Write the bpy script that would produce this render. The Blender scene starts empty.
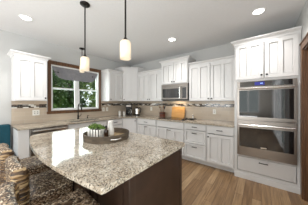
import bpy, bmesh, math, random
from mathutils import Vector, Matrix
PI = math.pi
R = math.radians
random.seed(7)
S = bpy.context.scene
COL = S.collection

# ------------------------------------------------------------------ camera, world, light, exposure
CX, CY, CZ = 3.763, -3.53, 1.356
def W(rx, ry): return (rx + CX, ry + CY)
cam_d = bpy.data.cameras.new('camera')
cam = bpy.data.objects.new('camera', cam_d); COL.objects.link(cam)
cam.location = (CX, CY, CZ)
cam.rotation_euler = (R(90), 0, R(37.4))
cam_d.sensor_width = 36; cam_d.lens = 138.5 / 308 * 36
cam_d.shift_y = -0.8 / 308
cam_d.clip_start = 0.02
S.camera = cam
S.view_settings.view_transform = 'Standard'
S.view_settings.look = 'None'
S.view_settings.exposure = 0.4
S.view_settings.gamma = 1.0
try: S.view_settings.use_curve_mapping = False
except Exception: pass

wd = bpy.data.worlds.new('sky'); S.world = wd; wd.use_nodes = True
bg = wd.node_tree.nodes['Background']
bg.inputs[0].default_value = (0.93, 0.97, 1.0, 1); bg.inputs[1].default_value = 1.25

def area(name, loc, rot, sx, sy, power, col=(1, 1, 1)):
    l = bpy.data.lights.new(name, 'AREA'); l.shape = 'RECTANGLE'; l.size = sx; l.size_y = sy
    l.energy = power; l.color = col
    o = bpy.data.objects.new(name, l); COL.objects.link(o); o.location = loc; o.rotation_euler = rot
    return o
# daylight coming in through the glazed door and the sink window, plus a rear fill
area('daylight_glass_slider', (4.20, -3.85, 1.12), (R(90), 0, R(90)), 2.6, 1.9, 15, (.97, .985, 1))
area('rear_fill', (1.4, -6.86, 1.5), (R(90), 0, R(0)), 1.7, 1.35, 40, (.96, .98, 1))  # unseen lamp added at the rear opening to fill the cabinet fronts
area('daylight_sink_window', (-0.22, -1.87, 1.67), (R(90), 0, R(-90)), 1.05, 0.95, 16, (.95, .98, 1))
# added upward fill lamp behind the camera, standing in for a bounced flash
area('bounce_fill', (2.75, -5.6, .6), (R(180), 0, 0), 1.8, 1.8, 108, (.97, .985, 1))

# ------------------------------------------------------------------ materials
def new_mat(name):
    m = bpy.data.materials.new(name); m.use_nodes = True
    nt = m.node_tree
    return m, nt, nt.nodes['Principled BSDF']
def N(nt, t, **kw):
    n = nt.nodes.new(t)
    for k, v in kw.items(): setattr(n, k, v)
    return n
def rgb(c): return (c[0], c[1], c[2], 1)
def lin(r, g, b):
    f = lambda v: (v / 255 / 12.92) if v / 255 <= .04045 else ((v / 255 + .055) / 1.055) ** 2.4
    return (f(r), f(g), f(b))
def plain(name, c, rough=.5, metal=0, noise=.04, scale=12, bump=0, coat=0):
    m, nt, b = new_mat(name)
    tc = N(nt, 'ShaderNodeTexCoord'); nz = N(nt, 'ShaderNodeTexNoise'); nz.inputs['Scale'].default_value = scale
    nz.inputs['Detail'].default_value = 4
    nt.links.new(tc.outputs['Object'], nz.inputs['Vector'])
    cr = N(nt, 'ShaderNodeValToRGB')
    cr.color_ramp.elements[0].position = .3; cr.color_ramp.elements[1].position = .7
    cr.color_ramp.elements[0].color = rgb([max(0, v * (1 - noise)) for v in c])
    cr.color_ramp.elements[1].color = rgb([min(1, v * (1 + noise)) for v in c])
    nt.links.new(nz.outputs['Fac'], cr.inputs['Fac']); nt.links.new(cr.outputs['Color'], b.inputs['Base Color'])
    b.inputs['Roughness'].default_value = rough; b.inputs['Metallic'].default_value = metal
    if coat: b.inputs['Coat Weight'].default_value = coat
    if bump:
        bp = N(nt, 'ShaderNodeBump'); bp.inputs['Strength'].default_value = bump; bp.inputs['Distance'].default_value = .002
        nt.links.new(nz.outputs['Fac'], bp.inputs['Height']); nt.links.new(bp.outputs['Normal'], b.inputs['Normal'])
    return m
def ramp(nt, stops, interp='LINEAR'):
    cr = N(nt, 'ShaderNodeValToRGB'); e = cr.color_ramp.elements; cr.color_ramp.interpolation = interp
    while len(e) < len(stops): e.new(.5)
    for i, (p, c) in enumerate(stops): e[i].position = p; e[i].color = rgb(c)
    return cr
def mix(nt, a, b, fac, mode='MIX'):
    n = N(nt, 'ShaderNodeMix'); n.data_type = 'RGBA'; n.blend_type = mode
    if isinstance(fac, float): n.inputs[0].default_value = fac
    else: nt.links.new(fac, n.inputs[0])
    for s, v in ((6, a), (7, b)):
        if isinstance(v, tuple): n.inputs[s].default_value = rgb(v)
        else: nt.links.new(v, n.inputs[s])
    return n.outputs[2]
def emission(name, c, s):
    m, nt, b = new_mat(name)
    b.inputs['Base Color'].default_value = rgb(c)
    b.inputs['Emission Color'].default_value = rgb(c); b.inputs['Emission Strength'].default_value = s
    return m

M = {}
M['white'] = plain('white_painted_wood', lin(227, 226, 225), .38, noise=.012, scale=6)
M['wall'] = plain('grey_wall_paint', lin(196, 196, 194), .85, noise=.015, scale=3, bump=.05)
M['rearwall'] = plain('warm_grey_paint', lin(196, 190, 180), .85, noise=.02, scale=3)
M['ceil'] = plain('ceiling_paint', lin(226, 226, 226), .9, noise=.012, scale=30, bump=.1)
M['bronze'] = plain('dark_bronze', (.018, .015, .013), .38, metal=.6, noise=.2)
M['black'] = plain('black_plastic', (.012, .012, .013), .35, noise=.2)
M['blackglass'] = plain('black_glass', (.014, .014, .015), .05, noise=.1); M['blackglass'].node_tree.nodes['Principled BSDF'].inputs['IOR'].default_value = 1.8
M['rubber'] = plain('dark_toe_paint', lin(205, 204, 203), .6, noise=.03)
M['espresso'] = plain('espresso_stained_wood', lin(52, 36, 27), .42, noise=.25, scale=9)
M['outlet'] = plain('ivory_plastic', lin(240, 238, 230), .4, noise=.01)
M['socket'] = plain('socket_dark', lin(120, 116, 108), .5, noise=.05)
M['vinyl'] = plain('white_vinyl', lin(236, 237, 236), .4, noise=.01)
M['teal'] = plain('teal_fabric', lin(6, 66, 80), .85, noise=.15, scale=60, bump=.2)
M['ceramic'] = plain('white_ceramic', lin(238, 234, 228), .2, noise=.015)
M['crock'] = plain('red_brown_ceramic', lin(104, 56, 42), .3, noise=.2, scale=20)
M['spoonwood'] = plain('spoon_wood', lin(120, 80, 48), .6, noise=.2, scale=25)
M['darkwood'] = plain('dark_leg_wood', lin(70, 48, 34), .5, noise=.25, scale=18)
M['legwood'] = plain('stool_leg_wood', lin(150, 118, 88), .5, noise=.2, scale=18)
M['soil'] = plain('dark_soil', (.02, .014, .01), .95, noise=.4, scale=80)
M['bark'] = plain('tree_bark', lin(74, 62, 50), .9, noise=.35, scale=12, bump=.5)
M['canvas'] = plain('grey_valance_cloth', lin(138, 138, 143), .9, noise=.08, scale=40, bump=.2)
M['lawn'] = plain('lawn_grass', lin(88, 118, 58), .95, noise=.35, scale=9)
M['bluescreen'] = emission('display_glow', lin(30, 34, 120), .35)
M['badge'] = plain('brushed_badge', lin(225, 218, 205), .3, metal=.3, noise=.02)
M['canlens'] = emission('lamp_lens', (1, .96, .9), 9)

def steel(name, c, rough):
    m, nt, b = new_mat(name)
    tc = N(nt, 'ShaderNodeTexCoord'); mp = N(nt, 'ShaderNodeMapping'); mp.inputs['Scale'].default_value = (2, 2, 260)
    nz = N(nt, 'ShaderNodeTexNoise'); nz.inputs['Scale'].default_value = 3
    nt.links.new(tc.outputs['Object'], mp.inputs['Vector']); nt.links.new(mp.outputs[0], nz.inputs['Vector'])
    cr = ramp(nt, [(.3, [v * .9 for v in c]), (.7, [v * 1.06 for v in c])])
    nt.links.new(nz.outputs['Fac'], cr.inputs['Fac']); nt.links.new(cr.outputs['Color'], b.inputs['Base Color'])
    b.inputs['Metallic'].default_value = 1; b.inputs['Roughness'].default_value = rough
    return m
M['steel'] = steel('brushed_steel', (.34, .31, .285), .3)
M['brightsteel'] = steel('polished_steel', (.82, .8, .77), .25)

def granite():
    m, nt, b = new_mat('speckled_granite')
    tc = N(nt, 'ShaderNodeTexCoord')
    def noise(s, d=3):
        n = N(nt, 'ShaderNodeTexNoise'); n.inputs['Scale'].default_value = s; n.inputs['Detail'].default_value = d
        n.inputs['Roughness'].default_value = .65
        nt.links.new(tc.outputs['Object'], n.inputs['Vector']); return n.outputs['Fac']
    v = N(nt, 'ShaderNodeTexVoronoi'); v.inputs['Scale'].default_value = 120
    nt.links.new(tc.outputs['Object'], v.inputs['Vector'])
    sx = N(nt, 'ShaderNodeSeparateColor'); nt.links.new(v.outputs['Color'], sx.inputs[0])
    base = ramp(nt, [(0, lin(58, 50, 44)), (.13, lin(58, 50, 44)), (.17, lin(140, 122, 102)), (.4, lin(176, 162, 142)), (.62, lin(198, 186, 166)), (.85, lin(218, 209, 194)), (1, lin(150, 138, 122))])
    nt.links.new(sx.outputs[0], base.inputs['Fac'])
    big = ramp(nt, [(.38, lin(150, 132, 110)), (.62, lin(222, 212, 196))])
    nt.links.new(noise(7, 4), big.inputs['Fac'])
    c1 = mix(nt, base.outputs['Color'], big.outputs['Color'], .38)
    sp = ramp(nt, [(.0, (0, 0, 0)), (.57, (0, 0, 0)), (.61, (1, 1, 1))])
    nt.links.new(noise(85, 4), sp.inputs['Fac'])
    c2 = mix(nt, c1, lin(50, 44, 40), sp.outputs['Color'])
    nt.links.new(c2, b.inputs['Base Color'])
    b.inputs['Roughness'].default_value = .09; b.inputs['IOR'].default_value = 1.55
    b.inputs['Coat Weight'].default_value = .12; b.inputs['Coat Roughness'].default_value = .04
    return m
M['granite'] = granite()

def swizzle(nt, mode):
    tc = N(nt, 'ShaderNodeTexCoord'); s = N(nt, 'ShaderNodeSeparateXYZ'); c = N(nt, 'ShaderNodeCombineXYZ')
    nt.links.new(tc.outputs['Object'], s.inputs[0])
    nt.links.new(s.outputs[mode[0]], c.inputs[0]); nt.links.new(s.outputs[mode[1]], c.inputs[1])
    return c.outputs[0]
def tile(name, mode, zoff):
    """beige wall tile with a strip of glass mosaic"""
    m, nt, b = new_mat(name)
    vec = swizzle(nt, mode)
    mp = N(nt, 'ShaderNodeMapping'); mp.inputs['Location'].default_value = (0, zoff, 0); nt.links.new(vec, mp.inputs['Vector'])
    br = N(nt, 'ShaderNodeTexBrick'); br.inputs['Scale'].default_value = 1
    br.inputs['Brick Width'].default_value = .305; br.inputs['Row Height'].default_value = .0765; br.inputs['Mortar Size'].default_value = .0016
    br.inputs['Color1'].default_value = rgb(lin(204, 188, 168)); br.inputs['Color2'].default_value = rgb(lin(192, 176, 158)); br.inputs['Mortar'].default_value = rgb(lin(206, 199, 188))
    nt.links.new(mp.outputs[0], br.inputs['Vector'])
    nt.links.new(br.outputs['Color'], b.inputs['Base Color'])
    bp = N(nt, 'ShaderNodeBump'); bp.inputs['Strength'].default_value = .4; bp.inputs['Distance'].default_value = .002; bp.invert = True
    nt.links.new(br.outputs['Fac'], bp.inputs['Height']); nt.links.new(bp.outputs['Normal'], b.inputs['Normal'])
    b.inputs['Roughness'].default_value = .22
    return m
def mosaic(name, mode):
    m, nt, b = new_mat(name)
    vec = swizzle(nt, mode)
    br = N(nt, 'ShaderNodeTexBrick'); br.inputs['Scale'].default_value = 1; br.offset = .4
    br.inputs['Brick Width'].default_value = .085; br.inputs['Row Height'].default_value = .0255; br.inputs['Mortar Size'].default_value = .0015
    br.inputs['Color1'].default_value = (0, 0, 0, 1); br.inputs['Color2'].default_value = (1, 1, 1, 1); br.inputs['Mortar'].default_value = (.5, .5, .5, 1)
    nt.links.new(vec, br.inputs['Vector'])
    cr = ramp(nt, [(0, lin(28, 26, 26)), (.26, lin(70, 52, 42)), (.4, lin(168, 150, 128)), (.5, lin(186, 178, 166)), (.58, lin(226, 224, 218)), (.7, lin(40, 38, 38)), (.84, lin(130, 124, 120)), (.93, lin(236, 234, 230))], 'CONSTANT')
    nt.links.new(br.outputs['Color'], cr.inputs['Fac']); nt.links.new(cr.outputs['Color'], b.inputs['Base Color'])
    b.inputs['Roughness'].default_value = .1
    return m
M['tile_r'] = tile('beige_tile_range_wall', (0, 2), 0.0)
M['tile_w'] = tile('beige_tile_window_wall', (1, 2), 0.0)
M['mosaic_r'] = mosaic('glass_mosaic_range_wall', (0, 2))
M['mosaic_w'] = mosaic('glass_mosaic_window_wall', (1, 2))

def planks():
    m, nt, b = new_mat('oak_planks')
    vec = swizzle(nt, (1, 0))
    br = N(nt, 'ShaderNodeTexBrick'); br.inputs['Scale'].default_value = 1; br.offset = .37
    br.inputs['Brick Width'].default_value = 1.15; br.inputs['Row Height'].default_value = .105; br.inputs['Mortar Size'].default_value = .0018
    br.inputs['Color1'].default_value = (0, 0, 0, 1); br.inputs['Color2'].default_value = (1, 1, 1, 1); br.inputs['Mortar'].default_value = (.1, .1, .1, 1)
    nt.links.new(vec, br.inputs['Vector'])
    tone = ramp(nt, [(0, lin(138, 106, 74)), (.35, lin(156, 123, 87)), (.7, lin(170, 137, 100)), (1, lin(192, 160, 122))])
    nt.links.new(br.outputs['Color'], tone.inputs['Fac'])
    mp = N(nt, 'ShaderNodeMapping'); mp.inputs['Scale'].default_value = (1.6, 26, 1); nt.links.new(vec, mp.inputs['Vector'])
    nz = N(nt, 'ShaderNodeTexNoise'); nz.inputs['Scale'].default_value = 1.5; nz.inputs['Detail'].default_value = 6; nz.inputs['Distortion'].default_value = .8
    nt.links.new(mp.outputs[0], nz.inputs['Vector'])
    g = ramp(nt, [(.3, (.42, .40, .37)), (.66, (1.0, 1.0, 1.0))]); nt.links.new(nz.outputs['Fac'], g.inputs['Fac'])
    c = mix(nt, tone.outputs['Color'], g.outputs['Color'], .8, 'MULTIPLY')
    c2 = mix(nt, c, lin(84, 60, 40), br.outputs['Fac'])
    nt.links.new(c2, b.inputs['Base Color']); b.inputs['Roughness'].default_value = .36
    return m
M['planks'] = planks()
def woodgrain(name, c0, c1, rough, axis_scale=(30, 30, 2)):
    m, nt, b = new_mat(name)
    tc = N(nt, 'ShaderNodeTexCoord'); mp = N(nt, 'ShaderNodeMapping'); mp.inputs['Scale'].default_value = axis_scale
    nt.links.new(tc.outputs['Object'], mp.inputs['Vector'])
    nz = N(nt, 'ShaderNodeTexNoise'); nz.inputs['Scale'].default_value = 1.2; nz.inputs['Detail'].default_value = 5; nz.inputs['Distortion'].default_value = .6
    nt.links.new(mp.outputs[0], nz.inputs['Vector'])
    cr = ramp(nt, [(.3, c0), (.7, c1)]); nt.links.new(nz.outputs['Fac'], cr.inputs['Fac'])
    nt.links.new(cr.outputs['Color'], b.inputs['Base Color']); b.inputs['Roughness'].default_value = rough
    return m
M['casing'] = woodgrain('stained_wood_casing', lin(84, 57, 38), lin(122, 86, 57), .4)
M['door'] = woodgrain('stained_wood_door', lin(82, 50, 34), lin(112, 72, 48), .4)
M['board'] = woodgrain('maple_board', lin(196, 140, 74), lin(222, 172, 104), .45, (2, 2, 30))
M['traywood'] = woodgrain('weathered_tray', lin(62, 52, 42), lin(104, 90, 74), .55, (6, 6, 40))
def burlap():
    m, nt, b = new_mat('tray_floor_wood')
    tc = N(nt, 'ShaderNodeTexCoord'); n = N(nt, 'ShaderNodeTexNoise'); n.inputs['Scale'].default_value = 70; n.inputs['Detail'].default_value = 4
    nt.links.new(tc.outputs['Object'], n.inputs['Vector'])
    cr = ramp(nt, [(.35, lin(132, 108, 78)), (.65, lin(190, 168, 132))]); nt.links.new(n.outputs['Fac'], cr.inputs['Fac'])
    nt.links.new(cr.outputs['Color'], b.inputs['Base Color']); b.inputs['Roughness'].default_value = .8
    return m
M['burlap'] = burlap()
def wicker():
    m, nt, b = new_mat('woven_seagrass')
    tc = N(nt, 'ShaderNodeTexCoord')
    mp = N(nt, 'ShaderNodeMapping'); mp.inputs['Scale'].default_value = (60, 60, 100); nt.links.new(tc.outputs['Object'], mp.inputs['Vector'])
    v = N(nt, 'ShaderNodeTexVoronoi'); v.inputs['Scale'].default_value = 1.5; nt.links.new(mp.outputs[0], v.inputs['Vector'])
    s = N(nt, 'ShaderNodeSeparateColor'); nt.links.new(v.outputs['Color'], s.inputs[0])
    cr = ramp(nt, [(0, lin(40, 28, 22)), (.4, lin(82, 62, 46)), (.6, lin(118, 94, 72)), (.78, lin(172, 150, 122)), (1, lin(224, 210, 186))])
    nt.links.new(s.outputs[0], cr.inputs['Fac']); nt.links.new(cr.outputs['Color'], b.inputs['Base Color'])
    b.inputs['Roughness'].default_value = .42
    return m
M['wicker'] = wicker()
def wrap():
    m, nt, b = new_mat('wrapped_seagrass')
    tc = N(nt, 'ShaderNodeTexCoord'); mp = N(nt, 'ShaderNodeMapping'); mp.inputs['Scale'].default_value = (14, 14, 75); nt.links.new(tc.outputs['Object'], mp.inputs['Vector'])
    v = N(nt, 'ShaderNodeTexVoronoi'); v.inputs['Scale'].default_value = 1.2; nt.links.new(mp.outputs[0], v.inputs['Vector'])
    s = N(nt, 'ShaderNodeSeparateColor'); nt.links.new(v.outputs['Color'], s.inputs[0])
    cr = ramp(nt, [(0, lin(46, 32, 20)), (.4, lin(88, 64, 40)), (.7, lin(134, 104, 68)), (1, lin(190, 162, 120))])
    nt.links.new(s.outputs[0], cr.inputs['Fac']); nt.links.new(cr.outputs['Color'], b.inputs['Base Color'])
    b.inputs['Roughness'].default_value = .5
    return m
M['wrap'] = wrap()
def leafmat(name, a, c, scale=1.7):
    m, nt, b = new_mat(name)
    tc = N(nt, 'ShaderNodeTexCoord'); n = N(nt, 'ShaderNodeTexNoise'); n.inputs['Scale'].default_value = scale; n.inputs['Detail'].default_value = 5
    nt.links.new(tc.outputs['Object'], n.inputs['Vector'])
    cr = ramp(nt, [(.35, a), (.65, c)]); nt.links.new(n.outputs['Fac'], cr.inputs['Fac'])
    nt.links.new(cr.outputs['Color'], b.inputs['Base Color']); b.inputs['Roughness'].default_value = .6
    return m
M['leaf_a'] = leafmat('leaf_dark', lin(34, 60, 26), lin(96, 126, 58))
M['leaf_b'] = leafmat('leaf_mid', lin(58, 90, 36), lin(156, 176, 96))
M['succ'] = leafmat('succulent_green', lin(40, 66, 26), lin(126, 156, 70), 30)
def glass(name, tint=(1, 1, 1), refl=.9):
    m = bpy.data.materials.new(name); m.use_nodes = True; nt = m.node_tree; nt.nodes.clear()
    o = N(nt, 'ShaderNodeOutputMaterial'); t = N(nt, 'ShaderNodeBsdfTransparent'); t.inputs[0].default_value = rgb(tint)
    g = N(nt, 'ShaderNodeBsdfGlossy'); g.inputs['Roughness'].default_value = .01
    f = N(nt, 'ShaderNodeFresnel'); f.inputs[0].default_value = 1.45
    mul = N(nt, 'ShaderNodeMath'); mul.operation = 'MULTIPLY'; mul.inputs[1].default_value = refl
    nt.links.new(f.outputs[0], mul.inputs[0])
    mx = N(nt, 'ShaderNodeMixShader'); nt.links.new(mul.outputs[0], mx.inputs[0]); nt.links.new(t.outputs[0], mx.inputs[1]); nt.links.new(g.outputs[0], mx.inputs[2])
    nt.links.new(mx.outputs[0], o.inputs[0]); return m
M['pane'] = glass('window_glass', (.93, .97, .95), .5)
M['clearglass'] = glass('clear_glass', (.9, .93, .92), 1)
def shade():
    m, nt, b = new_mat('frosted_glass_shade')
    b.inputs['Base Color'].default_value = rgb(lin(250, 240, 222)); b.inputs['Roughness'].default_value = .35
    b.inputs['Emission Color'].default_value = rgb((1, .86, .66)); b.inputs['Emission Strength'].default_value = .55
    return m
M['shade'] = shade()
M['bulb'] = emission('lit_bulb', (1, .95, .87), 2.2)
def shade_glass():
    m = bpy.data.materials.new('frosted_shade_glass'); m.use_nodes = True; nt = m.node_tree; nt.nodes.clear()
    o = N(nt, 'ShaderNodeOutputMaterial'); t = N(nt, 'ShaderNodeBsdfTranslucent'); t.inputs[0].default_value = rgb((.96, .91, .84))
    d = N(nt, 'ShaderNodeBsdfTransparent'); d.inputs[0].default_value = rgb((.98, .95, .9))
    mx = N(nt, 'ShaderNodeMixShader'); mx.inputs[0].default_value = .2
    p = N(nt, 'ShaderNodeBsdfDiffuse'); p.inputs[0].default_value = rgb(lin(246, 236, 220))
    mx2 = N(nt, 'ShaderNodeMixShader'); mx2.inputs[0].default_value = .45
    nt.links.new(t.outputs[0], mx.inputs[1]); nt.links.new(d.outputs[0], mx.inputs[2])
    nt.links.new(mx.outputs[0], mx2.inputs[1]); nt.links.new(p.outputs[0], mx2.inputs[2])
    nt.links.new(mx2.outputs[0], o.inputs[0]); return m
M['shadeglass'] = shade_glass()

# ------------------------------------------------------------------ mesh helpers
class MB:
    def __init__(s): s.bm = bmesh.new()
    def box(s, x0, y0, z0, x1, y1, z1):
        x0, x1 = sorted((x0, x1)); y0, y1 = sorted((y0, y1)); z0, z1 = sorted((z0, z1))
        v = [s.bm.verts.new(p) for p in ((x0,y0,z0),(x1,y0,z0),(x1,y1,z0),(x0,y1,z0),(x0,y0,z1),(x1,y0,z1),(x1,y1,z1),(x0,y1,z1))]
        for f in ((3,2,1,0),(4,5,6,7),(0,1,5,4),(1,2,6,5),(2,3,7,6),(3,0,4,7)): s.bm.faces.new([v[i] for i in f])
        return s
    def frustum(s, a, b, z0, z1):
        """a, b = (x0,y0,x1,y1) rectangles"""
        v = [s.bm.verts.new(p) for p in ((a[0],a[1],z0),(a[2],a[1],z0),(a[2],a[3],z0),(a[0],a[3],z0),(b[0],b[1],z1),(b[2],b[1],z1),(b[2],b[3],z1),(b[0],b[3],z1))]
        for f in ((3,2,1,0),(4,5,6,7),(0,1,5,4),(1,2,6,5),(2,3,7,6),(3,0,4,7)): s.bm.faces.new([v[i] for i in f])
        return s
    def loft(s, rings, cap=True, closed=True):
        vs = [[s.bm.verts.new(p) for p in r] for r in rings]
        n = len(vs[0])
        for a, b in zip(vs, vs[1:]):
            for i in range(n if closed else n - 1):
                j = (i + 1) % n
                s.bm.faces.new((a[i], a[j], b[j], b[i]))
        if cap and closed:
            s.bm.faces.new(list(reversed(vs[0]))); s.bm.faces.new(vs[-1])
        return s
    def prism(s, poly, z0, z1):
        return s.loft([[(x, y, z0) for x, y in poly], [(x, y, z1) for x, y in poly]])
    def lathe(s, prof, c=(0, 0, 0), n=24, axis='z', cap=True):
        rings = []
        for r, h in prof:
            ring = []
            for k in range(n):
                a = 2 * PI * k / n; x, y = r * math.cos(a), r * math.sin(a)
                p = (x, y, h) if axis == 'z' else ((x, h, y) if axis == 'y' else (h, x, y))
                ring.append((c[0] + p[0], c[1] + p[1], c[2] + p[2]))
            if axis == 'y': ring.reverse()
            rings.append(ring)
        return s.loft(rings, cap)
    def tube(s, pts, r, n=8):
        pts = [Vector(p) for p in pts]; rings = []
        t0 = (pts[1] - pts[0]).normalized()
        up = Vector((0, 0, 1)) if abs(t0.z) < .9 else Vector((1, 0, 0))
        u = t0.cross(up).normalized()
        for i, p in enumerate(pts):
            t = (pts[min(i + 1, len(pts) - 1)] - pts[max(i - 1, 0)]).normalized()
            u = (u - t * u.dot(t)).normalized(); w = t.cross(u)
            rr = r[i] if isinstance(r, (list, tuple)) else r
            rings.append([p + rr * (math.cos(2*PI*k/n) * u + math.sin(2*PI*k/n) * w) for k in range(n)])
        return s.loft(rings)
    def bar(s, a, b, w, d):
        """square bar between two points"""
        a, b = Vector(a), Vector(b)
        rings = [[(p.x - w/2, p.y - d/2, p.z), (p.x + w/2, p.y - d/2, p.z), (p.x + w/2, p.y + d/2, p.z), (p.x - w/2, p.y + d/2, p.z)] for p in (a, b)]
        return s.loft(rings)
    def build(s, name, mat, parent=None, smooth=False, bevel=0, solid=0, loc=None, rot=None):
        bmesh.ops.recalc_face_normals(s.bm, faces=s.bm.faces)
        me = bpy.data.meshes.new(name); s.bm.to_mesh(me); s.bm.free()
        if smooth:
            for p in me.polygons: p.use_smooth = True
        me.materials.append(M[mat] if isinstance(mat, str) else mat)
        o = bpy.data.objects.new(name, me); COL.objects.link(o)
        if parent: o.parent = parent
        if loc: o.location = loc
        if rot: o.rotation_euler = rot
        if solid:
            md = o.modifiers.new('solid', 'SOLIDIFY'); md.thickness = solid; md.offset = 0
        if bevel:
            md = o.modifiers.new('bevel', 'BEVEL'); md.width = bevel; md.segments = 2; md.limit_method = 'ANGLE'
        if smooth:
            try:
                md = o.modifiers.new('ws', 'WEIGHTED_NORMAL'); 
            except Exception: pass
        return o
def tag(o, label, cat, group=None, kind=None):
    o['label'] = label; o['category'] = cat
    if group: o['group'] = group
    if kind: o['kind'] = kind
    return o
def thing(name, label, cat, loc=(0, 0, 0), rz=0, group=None):
    o = bpy.data.objects.new(name, None); COL.objects.link(o); o.location = loc; o.rotation_euler = (0, 0, rz)
    o.empty_display_size = .1
    return tag(o, label, cat, group)
def copy_tree(o, parent=None):
    c = o.copy(); COL.objects.link(c)
    if parent: c.parent = parent
    for ch in list(o.children): copy_tree(ch, c)
    return c
def struct(o, label=None, cat=None):
    o['kind'] = 'structure'
    if label: o['label'] = label
    if cat: o['category'] = cat
    return o

# ------------------------------------------------------------------ room shell
H = 2.675; XR = 4.245; YB = -7.0
struct(MB().box(-.12, YB - .12, -.1, XR + .12, .12, 0).build('floor', 'planks'), 'brown oak plank floor', 'floor')
struct(MB().box(-.12, YB - .12, H, XR + .12, .12, H + .1).build('ceiling', 'ceil'), 'flat pale grey ceiling with recessed lights', 'ceiling')
struct(MB().box(-.12, 0, 0, XR + .12, .12, H).build('wall_back', 'wall'), 'pale grey wall behind microwave and double oven', 'wall')
KW = (-2.456, -1.284, 1.150, 2.207)      # sink window opening  y0 y1 z0 z1
m = MB()
m.box(-.12, YB, 0, 0, KW[0], H)
m.box(-.12, KW[0], 0, 0, KW[1], KW[2]); m.box(-.12, KW[0], KW[3], 0, KW[1], H); m.box(-.12, KW[1], 0, 0, 0, H)
struct(m.build('wall_left', 'wall'), 'pale grey wall with the sink window', 'wall')
DR = (-1.62, -.755, 2.08); SL = (-5.25, -2.45, 2.1)
m = MB(); m.box(XR, DR[1], 0, XR + .12, 0, H); m.box(XR, DR[0], DR[2], XR + .12, DR[1], H); m.box(XR, SL[1], 0, XR + .12, DR[0], H); m.box(XR, SL[0], SL[2], XR + .12, SL[1], H); m.box(XR, YB, 0, XR + .12, SL[0], H)
struct(m.build('wall_right', 'wall'), 'pale wall with brown door beside the oven tower', 'wall')
RW = ((0.5, 2.3), (2.75, 3.75)); rz0, rz1 = .75, 2.15
m = MB(); m.box(-.12, YB - .12, 0, XR + .12, YB, rz0); m.box(-.12, YB - .12, rz1, XR + .12, YB, H)
xs = [-.12, RW[0][0], RW[0][1], RW[1][0], RW[1][1], XR + .12]
for i in (0, 2, 4): m.box(xs[i], YB - .12, rz0, xs[i + 1], YB, rz1)
struct(m.build('wall_front', 'rearwall'), 'warm grey wall behind the camera with two windows', 'wall')
for k, (a, c) in enumerate(RW):
    f = MB()
    for q in ((a, rz0, a + .06, rz1), (c - .06, rz0, c, rz1), (a + .06, rz0, c - .06, rz0 + .06), (a + .06, rz1 - .06, c - .06, rz1), ((a + c)/2 - .03, rz0 + .06, (a + c)/2 + .03, rz1 - .06)):
        f.box(q[0], YB - .08, q[1], q[2], YB - .02, q[3])
    w = struct(f.build('window_%d' % (k + 2), 'vinyl'))
    MB().box(a + .05, YB - .055, rz0 + .05, c - .05, YB - .05, rz1 - .05).build('pane', 'pane', w)

# sink window: white twin double-hung unit, brown casing
w1 = bpy.data.objects.new('window_1', None); COL.objects.link(w1); w1.location = (0, -1.87, KW[2]); struct(w1, 'twin white sash window with brown casing over the sink', 'window')
oy, oz = -1.87, KW[2]
def wbox(m, x0, y0, z0, x1, y1, z1): return m.box(x0, y0 - oy, z0 - oz, x1, y1 - oy, z1 - oz)
c = MB(); y0, y1, z0, z1 = KW
T = .063
wbox(c, 0, y0 - T, z0 - .015, .022, y0, z1 + T); wbox(c, 0, y1, z0 - .015, .022, y1 + T, z1 + T)
wbox(c, 0, y0, z1, .022, y1, z1 + T)
wbox(c, 0, y0 - T - .012, z1 + T, .034, y1 + T + .012, z1 + T + .018)
c.build('casing', 'casing', w1, bevel=.003)
s = MB(); wbox(s, 0, y0 - T - .015, z0 - .073, .03, y1 + T + .015, z0 - .015); wbox(s, -.02, y0, z0 - .012, .05, y1, z0 + .001); s.build('sill', 'casing', w1, bevel=.003)
j = MB(); wbox(j, -.11, y0, z0, -.002, y0 + .02, z1); wbox(j, -.11, y1 - .02, z0, -.002, y1, z1); wbox(j, -.11, y0 + .02, z1 - .02, -.002, y1 - .02, z1); wbox(j, -.11, y0 + .02, z0, -.021, y1 - .02, z0 + .02)
j.build('jamb', 'vinyl', w1)
f = MB(); ym = (y0 + y1) / 2
wbox(f, -.09, ym - .032, z0 + .02, -.035, ym + .032, z1 - .02)
f.build('mullion', 'vinyl', w1, bevel=.003)
zm = z0 + .52
for a, b2 in ((y0 + .02, ym - .032), (ym + .032, y1 - .02)):
    for (za, zb, xo) in ((z0 + .02, zm + .02, -.05), (zm - .02, z1 - .02, -.075)):
        q = MB(); e = .028
        wbox(q, xo - .012, a, za, xo + .012, a + e, zb); wbox(q, xo - .012, b2 - e, za, xo + .012, b2, zb)
        wbox(q, xo - .012, a + e, za, xo + .012, b2 - e, za + e); wbox(q, xo - .012, a + e, zb - e, xo + .012, b2 - e, zb)
        so = q.build('sash', 'vinyl', w1)
        p = MB(); wbox(p, xo - .003, a + e - .005, za + e - .005, xo + .003, b2 - e + .005, zb - e + .005); p.build('pane', 'pane', so)
d2 = struct(bpy.data.objects.new('door_2', None), 'sliding glass door in the right wall', 'door'); COL.objects.link(d2); d2.location = (XR, (SL[0] + SL[1]) / 2, 0)
hs2 = (SL[1] - SL[0]) / 2; m = MB()
for q in ((-hs2, 0, -hs2 + .09, SL[2]), (hs2 - .09, 0, hs2, SL[2]), (-.06, .1, .06, SL[2] - .09), (-hs2 + .09, 0, hs2 - .09, .1), (-hs2 + .09, SL[2] - .09, hs2 - .09, SL[2])): m.box(.04, q[0], q[1], .1, q[2], q[3])
m.build('frame', 'vinyl', d2)
MB().box(.067, -hs2 + .08, .09, .073, hs2 - .08, SL[2] - .08).build('pane', 'pane', d2)
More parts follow.
